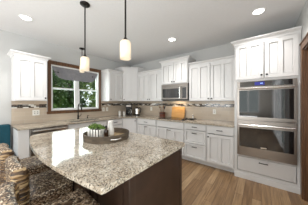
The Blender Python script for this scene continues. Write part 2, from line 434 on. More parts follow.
# brown door on the right
d1 = struct(bpy.data.objects.new('door_1', None), 'stained brown wooden door beside the oven tower', 'door'); COL.objects.link(d1); d1.location = (XR, (DR[0] + DR[1]) / 2, 0)
hw = (DR[1] - DR[0]) / 2; cw = .088
m = MB(); m.box(-.02, hw, 0, 0, hw + cw, DR[2]); m.box(-.02, -hw - cw, 0, 0, -hw, DR[2]); m.box(-.02, -hw - cw, DR[2], 0, hw + cw, DR[2] + cw); m.box(-.032, -hw - cw - .01, DR[2] + cw, 0, hw + cw + .01, DR[2] + cw + .016)
m.build('casing', 'casing', d1, bevel=.003)
m = MB(); m.box(0, hw - .02, 0, .12, hw, DR[2]); m.box(0, -hw, 0, .12, -hw + .02, DR[2]); m.box(0, -hw, DR[2] - .02, .12, hw, DR[2]); m.build('jamb', 'casing', d1)
m = MB(); m.box(.04, -hw + .02, .01, .075, hw - .02, DR[2] - .02)
for za, zb in ((.12, .62), (.74, 1.24), (1.36, 1.94)):
    for ya, yb in ((-hw + .12, -.05), (.05, hw - .12)): m.frustum((.034, ya, .041, yb), (.034, ya, .041, yb), za, zb)
dl = m.build('door_leaf', 'door', d1, bevel=.002)
MB().lathe([(.012, -.02), (.012, .02), (.028, .03), (.03, .05), (.02, .06)], (.0, -hw + .09, .98), 14, 'x').build('door_knob', 'bronze', dl, smooth=True)

# tile backsplash with mosaic band
m = MB(); m.box(.011, -.010, .915, 3.39, 0, 1.371); t1 = struct(m.build('trim_1', 'tile_r'), 'beige tile backsplash on the microwave wall', 'backsplash')
MB().box(.011, -.0125, 1.229, 3.39, -.010, 1.305).build('mosaic_band', 'mosaic_r', t1)
m = MB(); m.box(0, -3.085, .915, .010, -2.535, 1.371); m.box(0, -2.535, .915, .010, -1.205, 1.075); m.box(0, -1.205, .915, .010, 0, 1.371)
t2 = struct(m.build('trim_2', 'tile_w'), 'beige tile backsplash on the window wall', 'backsplash')
m = MB(); m.box(.010, -3.085, 1.229, .0125, -2.535, 1.305); m.box(.010, -1.205, 1.229, .0125, -.0125, 1.305); m.build('mosaic_band', 'mosaic_w', t2)

# ------------------------------------------------------------------ cabinets
def front_panel(x0, x1, z0, z1, yf, npan=2, st=.058, t=.030):
    """framed door front: outer face at y=-yf, panels recessed"""
    m = MB(); rec = .016; gr = .0085; gd = .027
    m.box(x0, -yf + gd, z0, x1, -yf + t, z1)
    m.box(x0, -yf, z0, x0 + st, -yf + gd, z1); m.box(x1 - st, -yf, z0, x1, -yf + gd, z1)
    m.box(x0 + st, -yf, z0, x1 - st, -yf + gd, z0 + st); m.box(x0 + st, -yf, z1 - st, x1 - st, -yf + gd, z1)
    wpan = (x1 - x0 - 2 * st - (npan - 1) * st) / npan
    for k in range(npan):
        xa = x0 + st + k * (wpan + st)
        m.box(xa + gr, -yf + rec, z0 + st + gr, xa + wpan - gr, -yf + gd, z1 - st - gr)   # panel with a shadow groove around it
        if k: m.box(xa - st, -yf, z0 + st, xa, -yf + gd, z1 - st)
    return m
def knob(door, x, z, yf):
    MB().lathe([(.006, 0), (.006, -.012), (.014, -.016), (.0155, -.024), (.011, -.030), (.002, -.031)], (x, -yf, z), 14, 'y').build('knob', 'bronze', door, smooth=True)
def pull(front, x, z, yf, L=.11):
    m = MB(); m.tube([(x - L/2, -yf - .026, z), (x + L/2, -yf - .026, z)], .0065, 8)
    for s in (-1, 1): m.tube([(x + s * (L/2 - .012), -yf + .001, z), (x + s * (L/2 - .012), -yf - .026, z)], .0055, 8)
    m.build('pull', 'bronze', front)
def carcass(t, w, d, z0, z1, toe=0, open_top=False, x0=0):
    p = .018; m = MB()
    m.box(x0, -d, z0 + toe, x0 + p, 0, z1); m.box(x0 + w - p, -d, z0 + toe, x0 + w, 0, z1)
    m.box(x0 + p, -d, z0 + toe, x0 + w - p, 0, z0 + toe + p); m.box(x0 + p, -p, z0 + toe + p, x0 + w - p, 0, z1)
    if not open_top: m.box(x0 + p, -d, z1 - p, x0 + w - p, -p, z1)
    if toe:
        m.box(x0, -d + .075, z0, x0 + w, -d + .093, z0 + toe)
    return m.build('carcass', 'white', t)
def frame(t, w, d, z0, z1, mids=(), rails=(), st=.03, x0=0):
    m = MB(); e = .004
    m.box(x0, -d - e, z0, x0 + st, -d, z1); m.box(x0 + w - st, -d - e, z0, x0 + w, -d, z1)
    m.box(x0 + st, -d - e, z0, x0 + w - st, -d, z0 + st); m.box(x0 + st, -d - e, z1 - st, x0 + w - st, -d, z1)
    for x in mids: m.box(x - st/2, -d - e, z0 + st, x + st/2, -d, z1 - st)
    for z in rails: m.box(x0 + st, -d - e, z - st/2, x0 + w - st, -d, z + st/2)
    return m.build('face_frame', 'white', t)
def crown(t, w, d, z0, z1, left=True, right=True, ov=.055, yext=0):
    m = MB(); l = ov if left else 0; r = ov if right else 0; e = .012
    le, re = (e if left else 0), (e if right else 0)
    m.box(-le, -d - e, z0, w + re, 0, z0 + .018)
    hs = z1 - z0; n = 4
    for k in range(n):                       # coved profile
        a0 = e + (ov - e) * (k / n) ** 1.7; a1 = e + (ov - e) * ((k + 1) / n) ** 1.7
        za = z0 + .018 + (hs - .036) * k / n; zb = z0 + .018 + (hs - .036) * (k + 1) / n
        m.frustum((-(a0 if left else 0), -d - a0, w + (a0 if right else 0), 0), (-(a1 if left else 0), -d - a1, w + (a1 if right else 0), 0), za, zb)
    m.box(-l, -d - ov, z1 - .018, w + r, 0, z1)
    m.build('crown_moulding', 'white', t)
ZU = 1.372
def upper(label, loc, rz, w, d, z0, z1, ztop, doors, knobs, cl=True, cr=True):
    t = thing('wall_cabinet', label, 'cabinet', (loc[0], loc[1], z0), rz, 'white wall cabinets')
    h = z1 - z0
    carcass(t, w, d, 0, h)
    mids = [w * k / doors for k in range(1, doors)]
    frame(t, w, d, 0, h)
    for k in range(doors):
        xa = w * k / doors + (.012 if k == 0 else .006); xb = w * (k + 1) / doors - (.012 if k == doors - 1 else .006)
        yf = d + .0345
        dr = front_panel(xa, xb, .012, h - .012, yf).build('door', 'white', t, bevel=.0015)
        kx = xb - .028 if knobs[k] == 'r' else xa + .028
        knob(dr, kx, .055, yf)
    crown(t, w, d, h, ztop - z0, cl, cr)
    return t
D = .317; RZ = R(90)
upper('white single-door wall cabinet left of the window, above the paired outlet', (0, -3.085), RZ, .475, D, ZU, 2.185, 2.255, 1, ['r'])
upper('narrow white wall cabinet right of the window, next to the tall corner cabinet', (0, -1.165), RZ, .504, D, ZU, 2.215, 2.285, 1, ['l'], True, False)
upper('white two-door wall cabinet between corner cabinet and microwave', (.661, 0), 0, .968, D, ZU, 2.215, 2.285, 2, ['r', 'l'], False, False)
upper('short white two-door cabinet directly above the microwave', (1.63, 0), 0, .76, .39, 1.812, 2.37, 2.445, 2, ['r', 'l'])
upper('white two-door wall cabinet between microwave and oven tower', (2.391, 0), 0, 1.0, D, ZU, 2.215, 2.285, 2, ['r', 'l'], False, False)
# diagonal corner wall cabinet
t = thing('wall_cabinet', 'tall angled white corner wall cabinet above the coffee maker', 'cabinet', (0, 0, ZU), 0, 'white wall cabinets')
A = .66; h = 2.37 - ZU
MB().prism([(0, 0), (0, -A), (D, -A), (A, -D), (A, 0)], 0, h).build('carcass', 'white', t)
dh = bpy.data.objects.new('tmp', None)
def diag_front(t, p0, p1, z0, z1, mg, t_off=.034):
    """framed door on a slanted face from p0 to p1"""
    v = Vector((p1[0] - p0[0], p1[1] - p0[1])); L = v.length; ang = math.atan2(v.y, v.x)
    n = Vector((math.sin(ang), -math.cos(ang)))
    o = front_panel(mg, L - mg, z0, z1, t_off).build('door', 'white', t, bevel=.0015)
    o.location = (p0[0], p0[1], 0); o.rotation_euler = (0, 0, ang)
    return o, L
o, L = diag_front(t, (D, -A), (A, -D), .012, h - .012, .022); knob(o, .052, .055, .034)
m = MB()
def penta(e, z): return [(0, 0, z), (0, -A - e, z), (D + e * .414, -A - e, z), (A + e, -D - e * .414, z), (A + e, 0, z)]
hz = 2.445 - ZU
m.loft([penta(.012, h), penta(.012, h + .018), penta(.018, h + .03), penta(.032, h + .045), penta(.055, hz - .018), penta(.055, hz)])
m.build('crown_moulding', 'white', t)
bpy.data.objects.remove(dh)

# oven tower
TX, TW, TD = 3.393, .848, .602
t = tower = thing('oven_cabinet', 'tall white cabinet tower housing the double oven', 'cabinet', (TX, 0, 0))
m = MB(); p = .018
m.box(0, -TD, 0, p, 0, 2.37); m.box(TW - p, -TD, 0, TW, 0, 2.37); m.box(p, -p, 0, TW - p, 0, 2.37)
for z in (.11, .415, 1.712, 2.352): m.box(p, -TD, z - .018, TW - p, -p, z)
m.build('carcass', 'white', t)
m = MB(); e = .016; f0 = TD + e
m.box(0, -f0, 0, .042, -TD, 2.37); m.box(TW - .042, -f0, 0, TW, -TD, 2.37)
for za, zb in ((0, .135), (.392, .424), (1.708, 1.745), (2.34, 2.37)): m.box(.042, -f0, za, TW - .042, -TD, zb)
m.build('face_frame', 'white', t)
yf = f0 + .0305
for k, (xa, xb) in enumerate(((.022, TW/2 - .006), (TW/2 + .006, TW - .03))):
    dr = front_panel(xa, xb, 1.742, 2.355, yf).build('door', 'white', t, bevel=.0015)
    knob(dr, xb - .028 if k == 0 else xa + .028, 1.795, yf)
dr = MB().box(.049, -f0, .143, TW - .049, -f0 + .02, .384).build('drawer', 'white', t, bevel=.003); pull(dr, TW/2 - .01, .335, f0, .12)
MB().box(0, -f0 - .012, 0, TW, -f0, .085).build('base_moulding', 'white', t, bevel=.003)
m = MB(); e, ov = .012, .055
m.box(-e, -f0 - e, 2.37, TW, 0, 2.386); hs = 2.445 - 2.37
for k in range(4):
    a0 = e + (ov - e) * (k / 4) ** 1.7; a1 = e + (ov - e) * ((k + 1) / 4) ** 1.7
    za = 2.386 + (hs - .034) * k / 4; zb = 2.386 + (hs - .034) * (k + 1) / 4
    m.frustum((-a0, -f0 - a0, TW, 0), (-a1, -f0 - a1, TW, 0), za, zb)
m.box(-ov, -f0 - ov, 2.427, TW, 0, 2.445); m.build('crown_moulding', 'white', t)

# double oven (front stands 3 cm proud of the tower face)
OX0, OX1, OZ0, OZ1 = .045, .803, .427, 1.705
t = thing('double_oven', 'stainless double wall oven with black glass doors in the white tower', 'oven', (TX, -TD - .016, OZ0))
ow0, ow1 = OX0, OX1
m = MB(); m.box(ow0 + .012, .02, .004, ow1 - .012, .5, OZ1 - OZ0 - .012); m.build('body', 'black', t)
m = MB(); m.box(ow0, -.024, 0, ow1, 0, OZ1 - OZ0); m.build('trim_frame', 'steel', t, bevel=.002)
zc = OZ1 - OZ0
cp = MB().box(ow0 + .004, -.036, zc - .092, ow1 - .004, -.024, zc - .006).build('control_panel', 'blackglass', t, bevel=.002); cp['label'] = 'black glass control panel'
MB().box(ow0 + .255, -.0375, zc - .075, ow0 + .385, -.036, zc - .02).build('display', 'bluescreen', cp)
m = MB()
for k in range(3): m.box(ow0 + .33 + k * .012, -.0382, zc - .052, ow0 + .337 + k * .012, -.0375, zc - .038)
m.build('clock_digits', emission('digit_glow', lin(150, 190, 255), 1.0), cp)
for xa, xb in ((ow0 + .003, ow0 + .045), (ow1 - .045, ow1 - .003)): MB().box(xa, -.038, zc - .092, xb, -.034, zc - .006).build('end_trim', 'steel', cp)
def oven_door(za, zb, ga, gb, hz, badge):
    d = MB()
    d.box(ow0 + .002, -.058, za, ow1 - .002, -.024, zb)
    o = d.build('oven_door', 'steel', t, bevel=.003)
    MB().box(ow0 + .036, -.0605, ga, ow1 - .036, -.058, gb).build('door_glass', 'blackglass', o)['label'] = 'black door glass'
    h = MB(); h.tube([(ow0 + .03, -.105, hz), (ow1 - .03, -.105, hz)], .0125, 12)
    for x in (ow0 + .05, ow1 - .05): h.box(x - .012, -.105, hz - .011, x + .012, -.058, hz + .011)
    h.build('handle', 'brightsteel', o, smooth=False)
    if badge: MB().box((ow0 + ow1)/2 - .045, -.0625, ga + .012, (ow0 + ow1)/2 + .03, -.0605, ga + .028).build('nameplate', 'badge', o)
    return o
oven_door(.622, 1.178, .672, 1.122, 1.150, False)
oven_door(.004, .610, .155, .488, .537, True)

# microwave
t = thing('microwave', 'stainless over-the-range microwave under the short wall cabinet', 'microwave', (1.635, 0, 1.388))
mw, mh, md_ = .75, .42, .385
MB().box(0, -md_, 0, mw, -.014, mh).build('body', 'black', t)
MB().box(0, -md_ - .03, mh - .075, mw, -md_, mh).build('vent_grille', 'steel', t, bevel=.002)
o = MB().box(0, -md_ - .03, .03, mw - .15, -md_, mh - .078).build('door', 'steel', t, bevel=.002)
MB().box(.04, -md_ - .032, .07, mw - .215, -md_ - .03, mh - .115).build('door_glass', 'blackglass', o)['label'] = 'black door glass'
h = MB(); hx = mw - .18; h.tube([(hx, -md_ - .075, .05), (hx, -md_ - .075, mh - .09)], .012, 10)
for z in (.07, mh - .11): h.box(hx - .008, -md_ - .075, z - .01, hx + .008, -md_ - .03, z + .01)
h.build('handle', 'brightsteel', o)
o = MB().box(mw - .147, -md_ - .03, .03, mw, -md_, mh - .078).build('control_panel', 'steel', t, bevel=.002)
MB().box(mw - .135, -md_ - .032, .06, mw - .03, -md_ - .03, mh - .10).build('keypad', 'blackglass', o)
MB().box(0, -md_ - .028, 0, mw, -md_, .027).build('bottom_vent', 'black', t)
l = bpy.data.lights.new('cooktop_lamp', 'AREA'); l.size = .3; l.size_y = .1; l.shape = 'RECTANGLE'; l.energy = 1.3; l.color = (1, .8, .55)
lo = bpy.data.objects.new('cooktop_lamp', l); COL.objects.link(lo); lo.location = (2.0, -.14, 1.384)

# base cabinets
BD, BT, TK = .576, .885, .105
def base(name, label, loc, rz, w, layout, group='white base cabinets', cat='cabinet', open_top=False, toe=TK):
    t = thing(name, label, cat, (loc[0], loc[1], 0), rz, group)
    carcass(t, w, BD, 0, BT, toe, open_top)
    frame(t, w, BD, toe, BT)
    yf = BD + .0345
    for kind, xa, xb, za, zb, hw in layout:
        if kind == 'drawer': o = front_panel(xa, xb, za, zb, yf, 1, .038).build('drawer', 'white', t, bevel=.0015) if zb - za > .2 else MB().box(xa, -yf, za, xb, -yf + .02, zb).build('drawer', 'white', t, bevel=.003)
        elif kind == 'false': o = MB().box(xa, -yf, za, xb, -yf + .02, zb).build('false_front', 'white', t, bevel=.003)
        else: o = front_panel(xa, xb, za, zb, yf, 3 if kind == 'wide' else 2).build('door' if kind != 'wide' else 'pull_out_front', 'white', t, bevel=.0015)
        if hw == 'pull': pull(o, (xa + xb)/2, (za + zb)/2 if kind == 'drawer' and zb - za < .2 else zb - .06, yf)
        elif hw == 'pulltop': pull(o, (xa + xb)/2, zb - .032, yf)
        elif hw == 'kl': knob(o, xa + .028, zb - .055, yf)
        elif hw == 'kr': knob(o, xb - .028, zb - .055, yf)
    return t
ztop0, ztop1 = .715, .868; zd0, zd1 = .12, .700
g = .012
base('base_cabinet', 'white pull-out base cabinet left of the cooktop, below the utensil crock', (.901, 0), 0, .698, [('drawer', g, .698 - g, ztop0, ztop1, 'pull'), ('wide', g, .698 - g, zd0, zd1, 'pulltop')])
base('base_cabinet', 'white base cabinet under the cooktop with a plain false drawer front', (1.6, 0), 0, .789, [('false', g, .789 - g, ztop0, ztop1, ''), ('wide', g, .789 - g, zd0, zd1, 'pulltop')])
base('base_cabinet', 'narrow white base cabinet with a stack of three drawers', (2.39, 0), 0, .496, [('drawer', g, .496 - g, .742, .868, 'pull'), ('drawer', g, .496 - g, .445, .730, 'pull'), ('drawer', g, .496 - g, .12, .432, 'pull')])
base('base_cabinet', 'white base cabinet with one drawer over one door beside the oven tower', (2.887, 0), 0, .505, [('drawer', g, .505 - g, ztop0, ztop1, 'pull'), ('door', g, .505 - g, zd0, zd1, 'kl')])
# corner base (angled front)
t = thing('base_cabinet', 'angled white corner base cabinet under the coffee maker', 'cabinet', (0, 0, 0), 0, 'white base cabinets')
E = .9
m = MB(); m.prism([(.001, -.001), (.001, -E), (BD - .002, -E), (E, -BD + .002), (E, -.001)], TK, BT); m.prism([(.001, -.001), (.001, -E), (BD - .06, -E), (E, -BD + .06), (E, -.001)], 0, TK)
m.build('carcass', 'white', t)
o, L = diag_front(t, (BD, -E), (E, -BD), .12, .868, .045); knob(o, L - .075, .8, .034)
# window wall run
base('base_cabinet', 'white base cabinet between sink cabinet and corner cabinet', (0, -1.419), RZ, .518, [('drawer', g, .518 - g, ztop0, ztop1, 'pull'), ('door', g, .518 - g, zd0, zd1, 'kl')])
base('sink_cabinet', 'wide white sink base cabinet under the window', (0, -2.329), RZ, .909, [('false', g, .909 - g, ztop0, ztop1, ''), ('door', g, .452, zd0, zd1, 'kr'), ('door', .458, .909 - g, zd0, zd1, 'kl')], open_top=True)
t = thing('end_panel', 'narrow white filler cabinet closing the counter left of the dishwasher', 'cabinet', (0, -3.075, 0), RZ)
MB().box(0, -BD, 0, .018, -.012, BT).build('side_panel', 'white', t); MB().box(.018, -BD, 0, .14, -BD + .02, BT).build('filler_strip', 'white', t); MB().box(.122, -BD + .02, 0, .14, -.012, BT).build('inner_panel', 'white', t)
# dishwasher
t = thing('dishwasher', 'stainless dishwasher under the counter left of the sink', 'dishwasher', (0, -2.932, 0), RZ)
MB().box(.004, -BD + .02, .1, .598, -.03, .875).build('tub', 'black', t)
o = MB().box(.004, -BD - .03, .115, .598, -BD + .02, .868).build('door', 'brightsteel', t, bevel=.003)
h = MB(); h.tube([(.03, -BD - .07, .838), (.57, -BD - .07, .838)], .012, 10); h.build('handle', 'brightsteel', o)
for x in (.05, .55): MB().box(x - .012, -BD - .075, .826, x + .012, -BD - .03, .850).build('handle_bracket', 'bronze', o)
MB().box(.004, -BD + .05, 0, .598, -BD + .07, .1).build('toe_plate', 'black', t)

# perimeter countertop (one L-shaped slab with sink cut-out)
ct, cb = .915, .885
SX0, SX1, SY0, SY1 = .17, .56, -2.25, -1.49
m = MB(); CF = .648
m.box(.0, -3.092, cb, CF, SY0, ct); m.box(0, SY0, cb, SX0, SY1, ct); m.box(SX1, SY0, cb, CF, SY1, ct); m.box(0, SY1, cb, CF, -.927, ct)
m.prism([(0, 0), (0, -.927), (CF, -.927), (.927, -CF), (.927, 0)], cb, ct)
m.box(.927, -CF, cb, 3.392, 0, ct)
tag(m.build('countertop', 'granite'), 'speckled granite countertop running along both walls', 'countertop')
# sink
t = thing('sink', 'undermount stainless sink below the window', 'sink', ((SX0 + SX1)/2, (SY0 + SY1)/2, .70))
a, b2 = (SX1 - SX0)/2 + .005, (SY1 - SY0)/2 + .005
m = MB(); th = .004; zt = cb - .70 - .001
m.box(-a, -b2, 0, a, b2, th); m.box(-a, -b2, th, -a + th, b2, zt); m.box(a - th, -b2, th, a, b2, zt); m.box(-a, -b2, th, a, -b2 + th, zt); m.box(-a, b2 - th, th, a, b2, zt)
m.build('basin', 'brightsteel', t); MB().lathe([(.04, th), (.045, th + .002), (.03, th + .003)], n=16).build('drain', 'steel', t)
# faucet
t = thing('faucet', 'dark bronze gooseneck faucet in front of the window', 'faucet', (.085, -1.90, ct))
MB().lathe([(.028, 0), (.028, .01), (.021, .02), (.019, .10), (.015, .11)], n=16).build('base', 'bronze', t, smooth=True)
pts = [(0, 0, .1), (0, 0, .30)] + [(.09 - .09 * math.cos(a), 0, .30 + .09 * math.sin(a)) for a in [PI * k / 10 for k in range(1, 11)]] + [(.18, 0, .235)]
MB().tube(pts, [.0115] * (len(pts) - 2) + [.0135, .016], 10).build('spout', 'bronze', t, smooth=True)
MB().tube([(0, .02, .065), (0, .05, .075), (.0, .085, .13)], [.009, .008, .006], 8).build('lever', 'bronze', t, smooth=True)
t = thing('soap_dispenser', 'small dark soap pump on the counter right of the faucet', 'soap dispenser', (.085, -1.66, ct))
MB().lathe([(.02, 0), (.02, .008), (.012, .014), (.010, .05), (.006, .055), (.006, .075)], n=14).build('body', 'bronze', t, smooth=True)
MB().tube([(0, 0, .075), (.02, 0, .082), (.07, 0, .076)], [.008, .007, .005], 8).build('nozzle', 'bronze', t, smooth=True)

# cooktop
t = thing('cooktop', 'black glass cooktop set in the granite below the microwave', 'cooktop', (2.0, -.345, ct))
MB().box(-.365, -.235, 0, .365, .235, .008).build('glass_top', 'blackglass', t, bevel=.002)
for k, (x, y, r) in enumerate(((-.19, -.1, .09), (-.19, .12, .07), (.1, -.1, .07), (.1, .12, .09))):
    MB().lathe([(r, .008), (r, .0088), (r - .006, .0088), (r - .006, .008)], (x, y, 0), 28, cap=False).build('burner_ring', 'socket', t)
for k in range(4): MB().lathe([(.017, .008), (.016, .026), (.012, .028)], (.29, -.15 + k * .085, 0), 14).build('knob', 'black', t)

# outlets
def outlet(label, p, rz, w, hgt, n):
    t = thing('outlet_plate', label, 'outlet', p, rz, 'white outlet plates')
    MB().box(-w/2, -.006, -hgt/2, w/2, 0, hgt/2).build('plate', 'outlet', t, bevel=.002)
    for k in range(n):
        x = (k - (n - 1)/2) * .046
        MB().box(x - .016, -.008, -.033, x + .016, -.006, .033).build('rocker', 'ceramic', t)
        for z in (-.017, .017):
            MB().box(x - .009, -.0083, z - .006, x + .009, -.008, z + .006).build('socket', 'socket', t)
outlet('white double outlet plate on the tiles left of the window', (.010, -2.72, 1.125), RZ, .118, .116, 2)
outlet('white outlet plate just right of the window casing', (.010, -1.135, 1.125), RZ, .072, .116, 1)
outlet('white outlet plate between window and corner, nearer the white canisters', (.010, -1.01, 1.125), RZ, .072, .116, 1)
outlet('white outlet plate on the tiles between kettle and utensil crock', (.963, -.010, 1.125), 0, .072, .116, 1)
outlet('white outlet plate on the tiles near the oven tower', (2.896, -.010, 1.115), 0, .072, .116, 1)

# ------------------------------------------------------------------ ceiling fittings
def can(label, rx, ry, on=True):
    x, y = W(rx, ry)
    t = thing('recessed_light', label, 'ceiling light', (x, y, H), 0, 'recessed ceiling lights')
    MB().lathe([(.088, 0), (.086, -.005), (.070, -.007), (.064, -.003), (.064, 0)], n=32).build('trim_ring', 'vinyl', t)
    MB().lathe([(.063, -.0005), (.063, -.004)], n=28).build('lens', 'canlens', t)
    l = bpy.data.lights.new('can_lamp', 'SPOT'); l.energy = 40; l.spot_size = R(130); l.spot_blend = .9; l.shadow_soft_size = .06; l.color = (1, .98, .96)
    lo = bpy.data.objects.new('can_lamp', l); COL.objects.link(lo); lo.location = (x, y, H - .02)
can('round recessed light nearest the left cabinet beside the window', -2.926, .509)
can('round recessed light in front of the microwave cabinet', -1.48, 2.564)
can('round recessed light above the oven tower', -.016, 2.536)

def pendant(label, x, y):
    zs = (1.958, 1.779)
    t = thing('pendant_lamp', label, 'pendant lamp', (x, y, H), 0, 'bronze rod pendants')
    MB().lathe([(.062, 0), (.062, -.012), (.05, -.022), (.016, -.028)], n=28).build('canopy', 'bronze', t, smooth=True)
    MB().tube([(0, 0, -.024), (0, 0, zs[0] - H + .03)], .0088, 10).build('rod', 'bronze', t, smooth=True)
    MB().lathe([(.008, .045), (.012, .03), (.024, .012), (.03, 0)], (0, 0, zs[0] - H), 20).build('socket_cap', 'bronze', t, smooth=True)
    r = .054; a, b2 = zs[0] - H, zs[1] - H
    MB().lathe([(.028, a), (r - .012, a - .002), (r - .003, a - .012), (r, a - .03), (r, b2), (r - .004, b2), (r - .004, a - .028), (r - .012, a - .008), (.026, a - .006)], n=28, cap=False).build('glass_shade', 'shadeglass', t, smooth=True)
    MB().lathe([(.012, a - .01), (.014, a - .045), (.027, a - .08), (.030, a - .105), (.022, a - .128), (.004, a - .137)], n=18).build('bulb', 'bulb', t, smooth=True)
    return t
x, y = W(-1.875, .919); pA = pendant('rod pendant with glass shade above the left end of the island', x, y)
x, y = W(-1.059, .919); pB = copy_tree(pA); pB.location = (x, y, H); pB['label'] = 'nearest rod pendant with large glass shade above the middle of the island'
# sink pendant: shorter rod
x, y = W(-3.50, 1.643); pC = copy_tree(pA); pC.location = (x, y, H); pC['label'] = 'small far pendant hanging in front of the window over the sink'
SH = .30
for ch in pC.children:
    nm = ch.name.split('.')[0]
    if nm in ('glass_shade', 'bulb', 'socket_cap'): ch.location.z += SH
    if nm == 'rod':
        me = bpy.data.meshes.new('rod'); bm = bmesh.new(); bm.from_mesh(ch.data)
        for v in bm.verts:
            if v.co.z < -.3: v.co.z += SH
        bm.to_mesh(me); bm.free(); ch.data = me; me.materials.clear(); me.materials.append(M['bronze'])

# ------------------------------------------------------------------ window valance
m = MB(); nu, nv = 64, 14
Y0, Y1 = KW[0] + .03, KW[1] - .03; Zt = KW[3] - .03
def hem(f):
    e = min(f, 1 - f) * (Y1 - Y0)
    pts = [(0, .04), (.03, .10), (.08, .20), (.14, .255), (.26, .282), (.6, .285)]
    for (a, va), (b2, vb) in zip(pts, pts[1:]):
        if e <= b2: return va + (vb - va) * (e - a)/(b2 - a)
    return pts[-1][1]
grid = []
for i in range(nu + 1):
    f = i / nu; yy = Y0 + (Y1 - Y0) * f; row = []
    for k in range(nv + 1):
        q = k / nv
        xx = -.016 + .004 * math.sin(f * 60) * q + .003 * math.sin(q * 16 + 2 * math.sin(f * 6))
        row.append(m.bm.verts.new((xx, yy + 1.87, -hem(f) * q)))
    grid.append(row)
for i in range(nu):
    for k in range(nv): m.bm.faces.new((grid[i][k], grid[i + 1][k], grid[i + 1][k + 1], grid[i][k + 1]))
t = thing('window_valance', 'grey cloth valance swagged across the top of the sink window', 'valance', (0, -1.87, Zt))
m.build('cloth', 'canvas', t, smooth=True, solid=.004)
MB().tube([(-.016, Y0 + 1.875, .004), (-.016, Y1 + 1.865, .004)], .008, 8).build('rod', 'vinyl', t)
for yy, zz in ((-2.316, 2.045), (-1.473, 2.055)):
    MB().lathe([(.001, .012), (.013, .009), (.017, .0), (.013, -.009), (.001, -.012)], (.0, yy + 1.87, zz - Zt), 14, 'x').build('button', 'black', t, smooth=True)

# ------------------------------------------------------------------ island
out = [(-.640, .395), (-.80, .372), (-.944, .355), (-1.16, .336), (-1.33, .330), (-1.503, .330), (-1.75, .346), (-1.979, .374), (-2.2, .412), (-2.32, .442), (-2.375, .475), (-2.405, .53), (-2.418, .6), (-2.435, .9), (-2.45, 1.38), (-2.44, 1.394), (-.66, 1.394), (-.635, 1.37), (-.632, .41)]
IC = W(-1.5, .98)
poly = [(x + 1.5, y - .98) for x, y in out]
poly.reverse() if sum((poly[i][0] * poly[(i+1) % len(poly)][1] - poly[(i+1) % len(poly)][0] * poly[i][1]) for i in range(len(poly))) < 0 else None
o = MB().prism(poly, .884, .915).build('island_countertop', 'granite'); o.location = (IC[0], IC[1], 0)
tag(o, 'large speckled granite island top with a bowed front edge', 'countertop')
t = thing('island_cabinet', 'dark espresso wood island cabinet under the granite top', 'cabinet', (IC[0], IC[1], 0))
bx0, bx1, by0, by1 = -2.06 + 1.5, -.668 + 1.5, .61 - .98, 1.36 - .98
MB().box(bx0 + .012, by0 + .03, .09, bx1 - .012, by1 - .026, .884).build('carcass', 'espresso', t)
MB().box(bx0 + .06, by0 + .06, 0, bx1 - .06, by1 - .06, .09).build('plinth', 'espresso', t)
m = MB(); m.box(bx1 - .012, by0 + .012, .09, bx1, by1 - .012, .884); m.box(bx1 - .006, by0 + .03, .0, bx1, by1 - .03, .09); m.build('end_panel', 'espresso', t)
for (xa, ya) in ((bx0, by0), (bx1 - .05, by0), (bx0, by1 - .05), (bx1 - .05, by1 - .05)):
    MB().box(xa - .003, ya - .003, 0, xa + .053, ya + .053, .884).build('corner_post', 'espresso', t, bevel=.003)
w = (bx1 - bx0 - .1) / 3
for k in range(3):
    o = front_panel(bx0 + .05 + k * w + .008, bx0 + .05 + (k + 1) * w - .008, .11, .87, -by0 + .004, 1, .07).build('back_panel', 'espresso', t)
for k in range(3):
    o = front_panel(-(bx0 + .05 + (k + 1) * w - .008), -(bx0 + .05 + k * w + .008), .11, .87, by1 + .008, 2).build('door', 'espresso', t, rot=(0, 0, PI))
m = MB(); m.box(bx0, by0 + .05, .09, bx0 + .012, by1 - .05, .884); m.build('end_panel', 'espresso', t)

# ------------------------------------------------------------------ woven stools
def woven(w, d, h, r, cell=.0105, bulge=0, curve=0, taper=0):
    """rounded block centred in x/y, z from 0 to h, covered with woven strands"""
    m = MB(); bm = m.bm
    nx, ny, nz = max(4, int(w / cell)), max(3, int(d / cell)), max(4, int(h / cell))
    key = {}
    def V(i, j, k):
        if (i, j, k) not in key:
            p = Vector(((i / nx - .5) * w, (j / ny - .5) * d, (k / nz - .5) * h))
            q = Vector((max(-w/2 + r, min(w/2 - r, p.x)), max(-d/2 + r, min(d/2 - r, p.y)), max(-h/2 + r, min(h/2 - r, p.z))))
            dd = p - q; n = dd.normalized() if dd.length > 1e-6 else Vector((0, 0, 1))
            if dd.length > r: p = q + n * r
            an = [abs(n.x), abs(n.y), abs(n.z)]; ax = an.index(max(an))
            ab = [(p.y, p.z), (p.x, p.z), (p.x, p.y)][ax]
            # over-under weave of fat strands
            u, v = ab[0] / .042, ab[1] / .024
            ph = (math.floor(v) % 2) * .5
            disp = .007 * abs(math.sin(PI * v)) + .0025 * math.sin(2 * PI * (u + ph)) - .006
            p = p + n * disp * 1.0
            if bulge: p.z += bulge * (1 - (2 * p.x / w) ** 2) * (1 - (2 * p.y / d) ** 2) * (1 if p.z > 0 else 0)
            if curve: p.y += curve * (2 * p.x / w) ** 2
            key[(i, j, k)] = bm.verts.new((p.x * (1 + taper * p.z / h), p.y, p.z + h/2))
        return key[(i, j, k)]
    for i in range(nx):
        for j in range(ny):
            bm.faces.new((V(i,j,0), V(i,j+1,0), V(i+1,j+1,0), V(i+1,j,0))); bm.faces.new((V(i,j,nz), V(i+1,j,nz), V(i+1,j+1,nz), V(i,j+1,nz)))
    for i in range(nx):
        for k in range(nz):
            bm.faces.new((V(i,0,k), V(i+1,0,k), V(i+1,0,k+1), V(i,0,k+1))); bm.faces.new((V(i,ny,k), V(i,ny,k+1), V(i+1,ny,k+1), V(i+1,ny,k)))
    for j in range(ny):
        for k in range(nz):
            bm.faces.new((V(0,j,k), V(0,j,k+1), V(0,j+1,k+1), V(0,j+1,k))); bm.faces.new((V(nx,j,k), V(nx,j+1,k), V(nx,j+1,k+1), V(nx,j,k+1)))
    return m
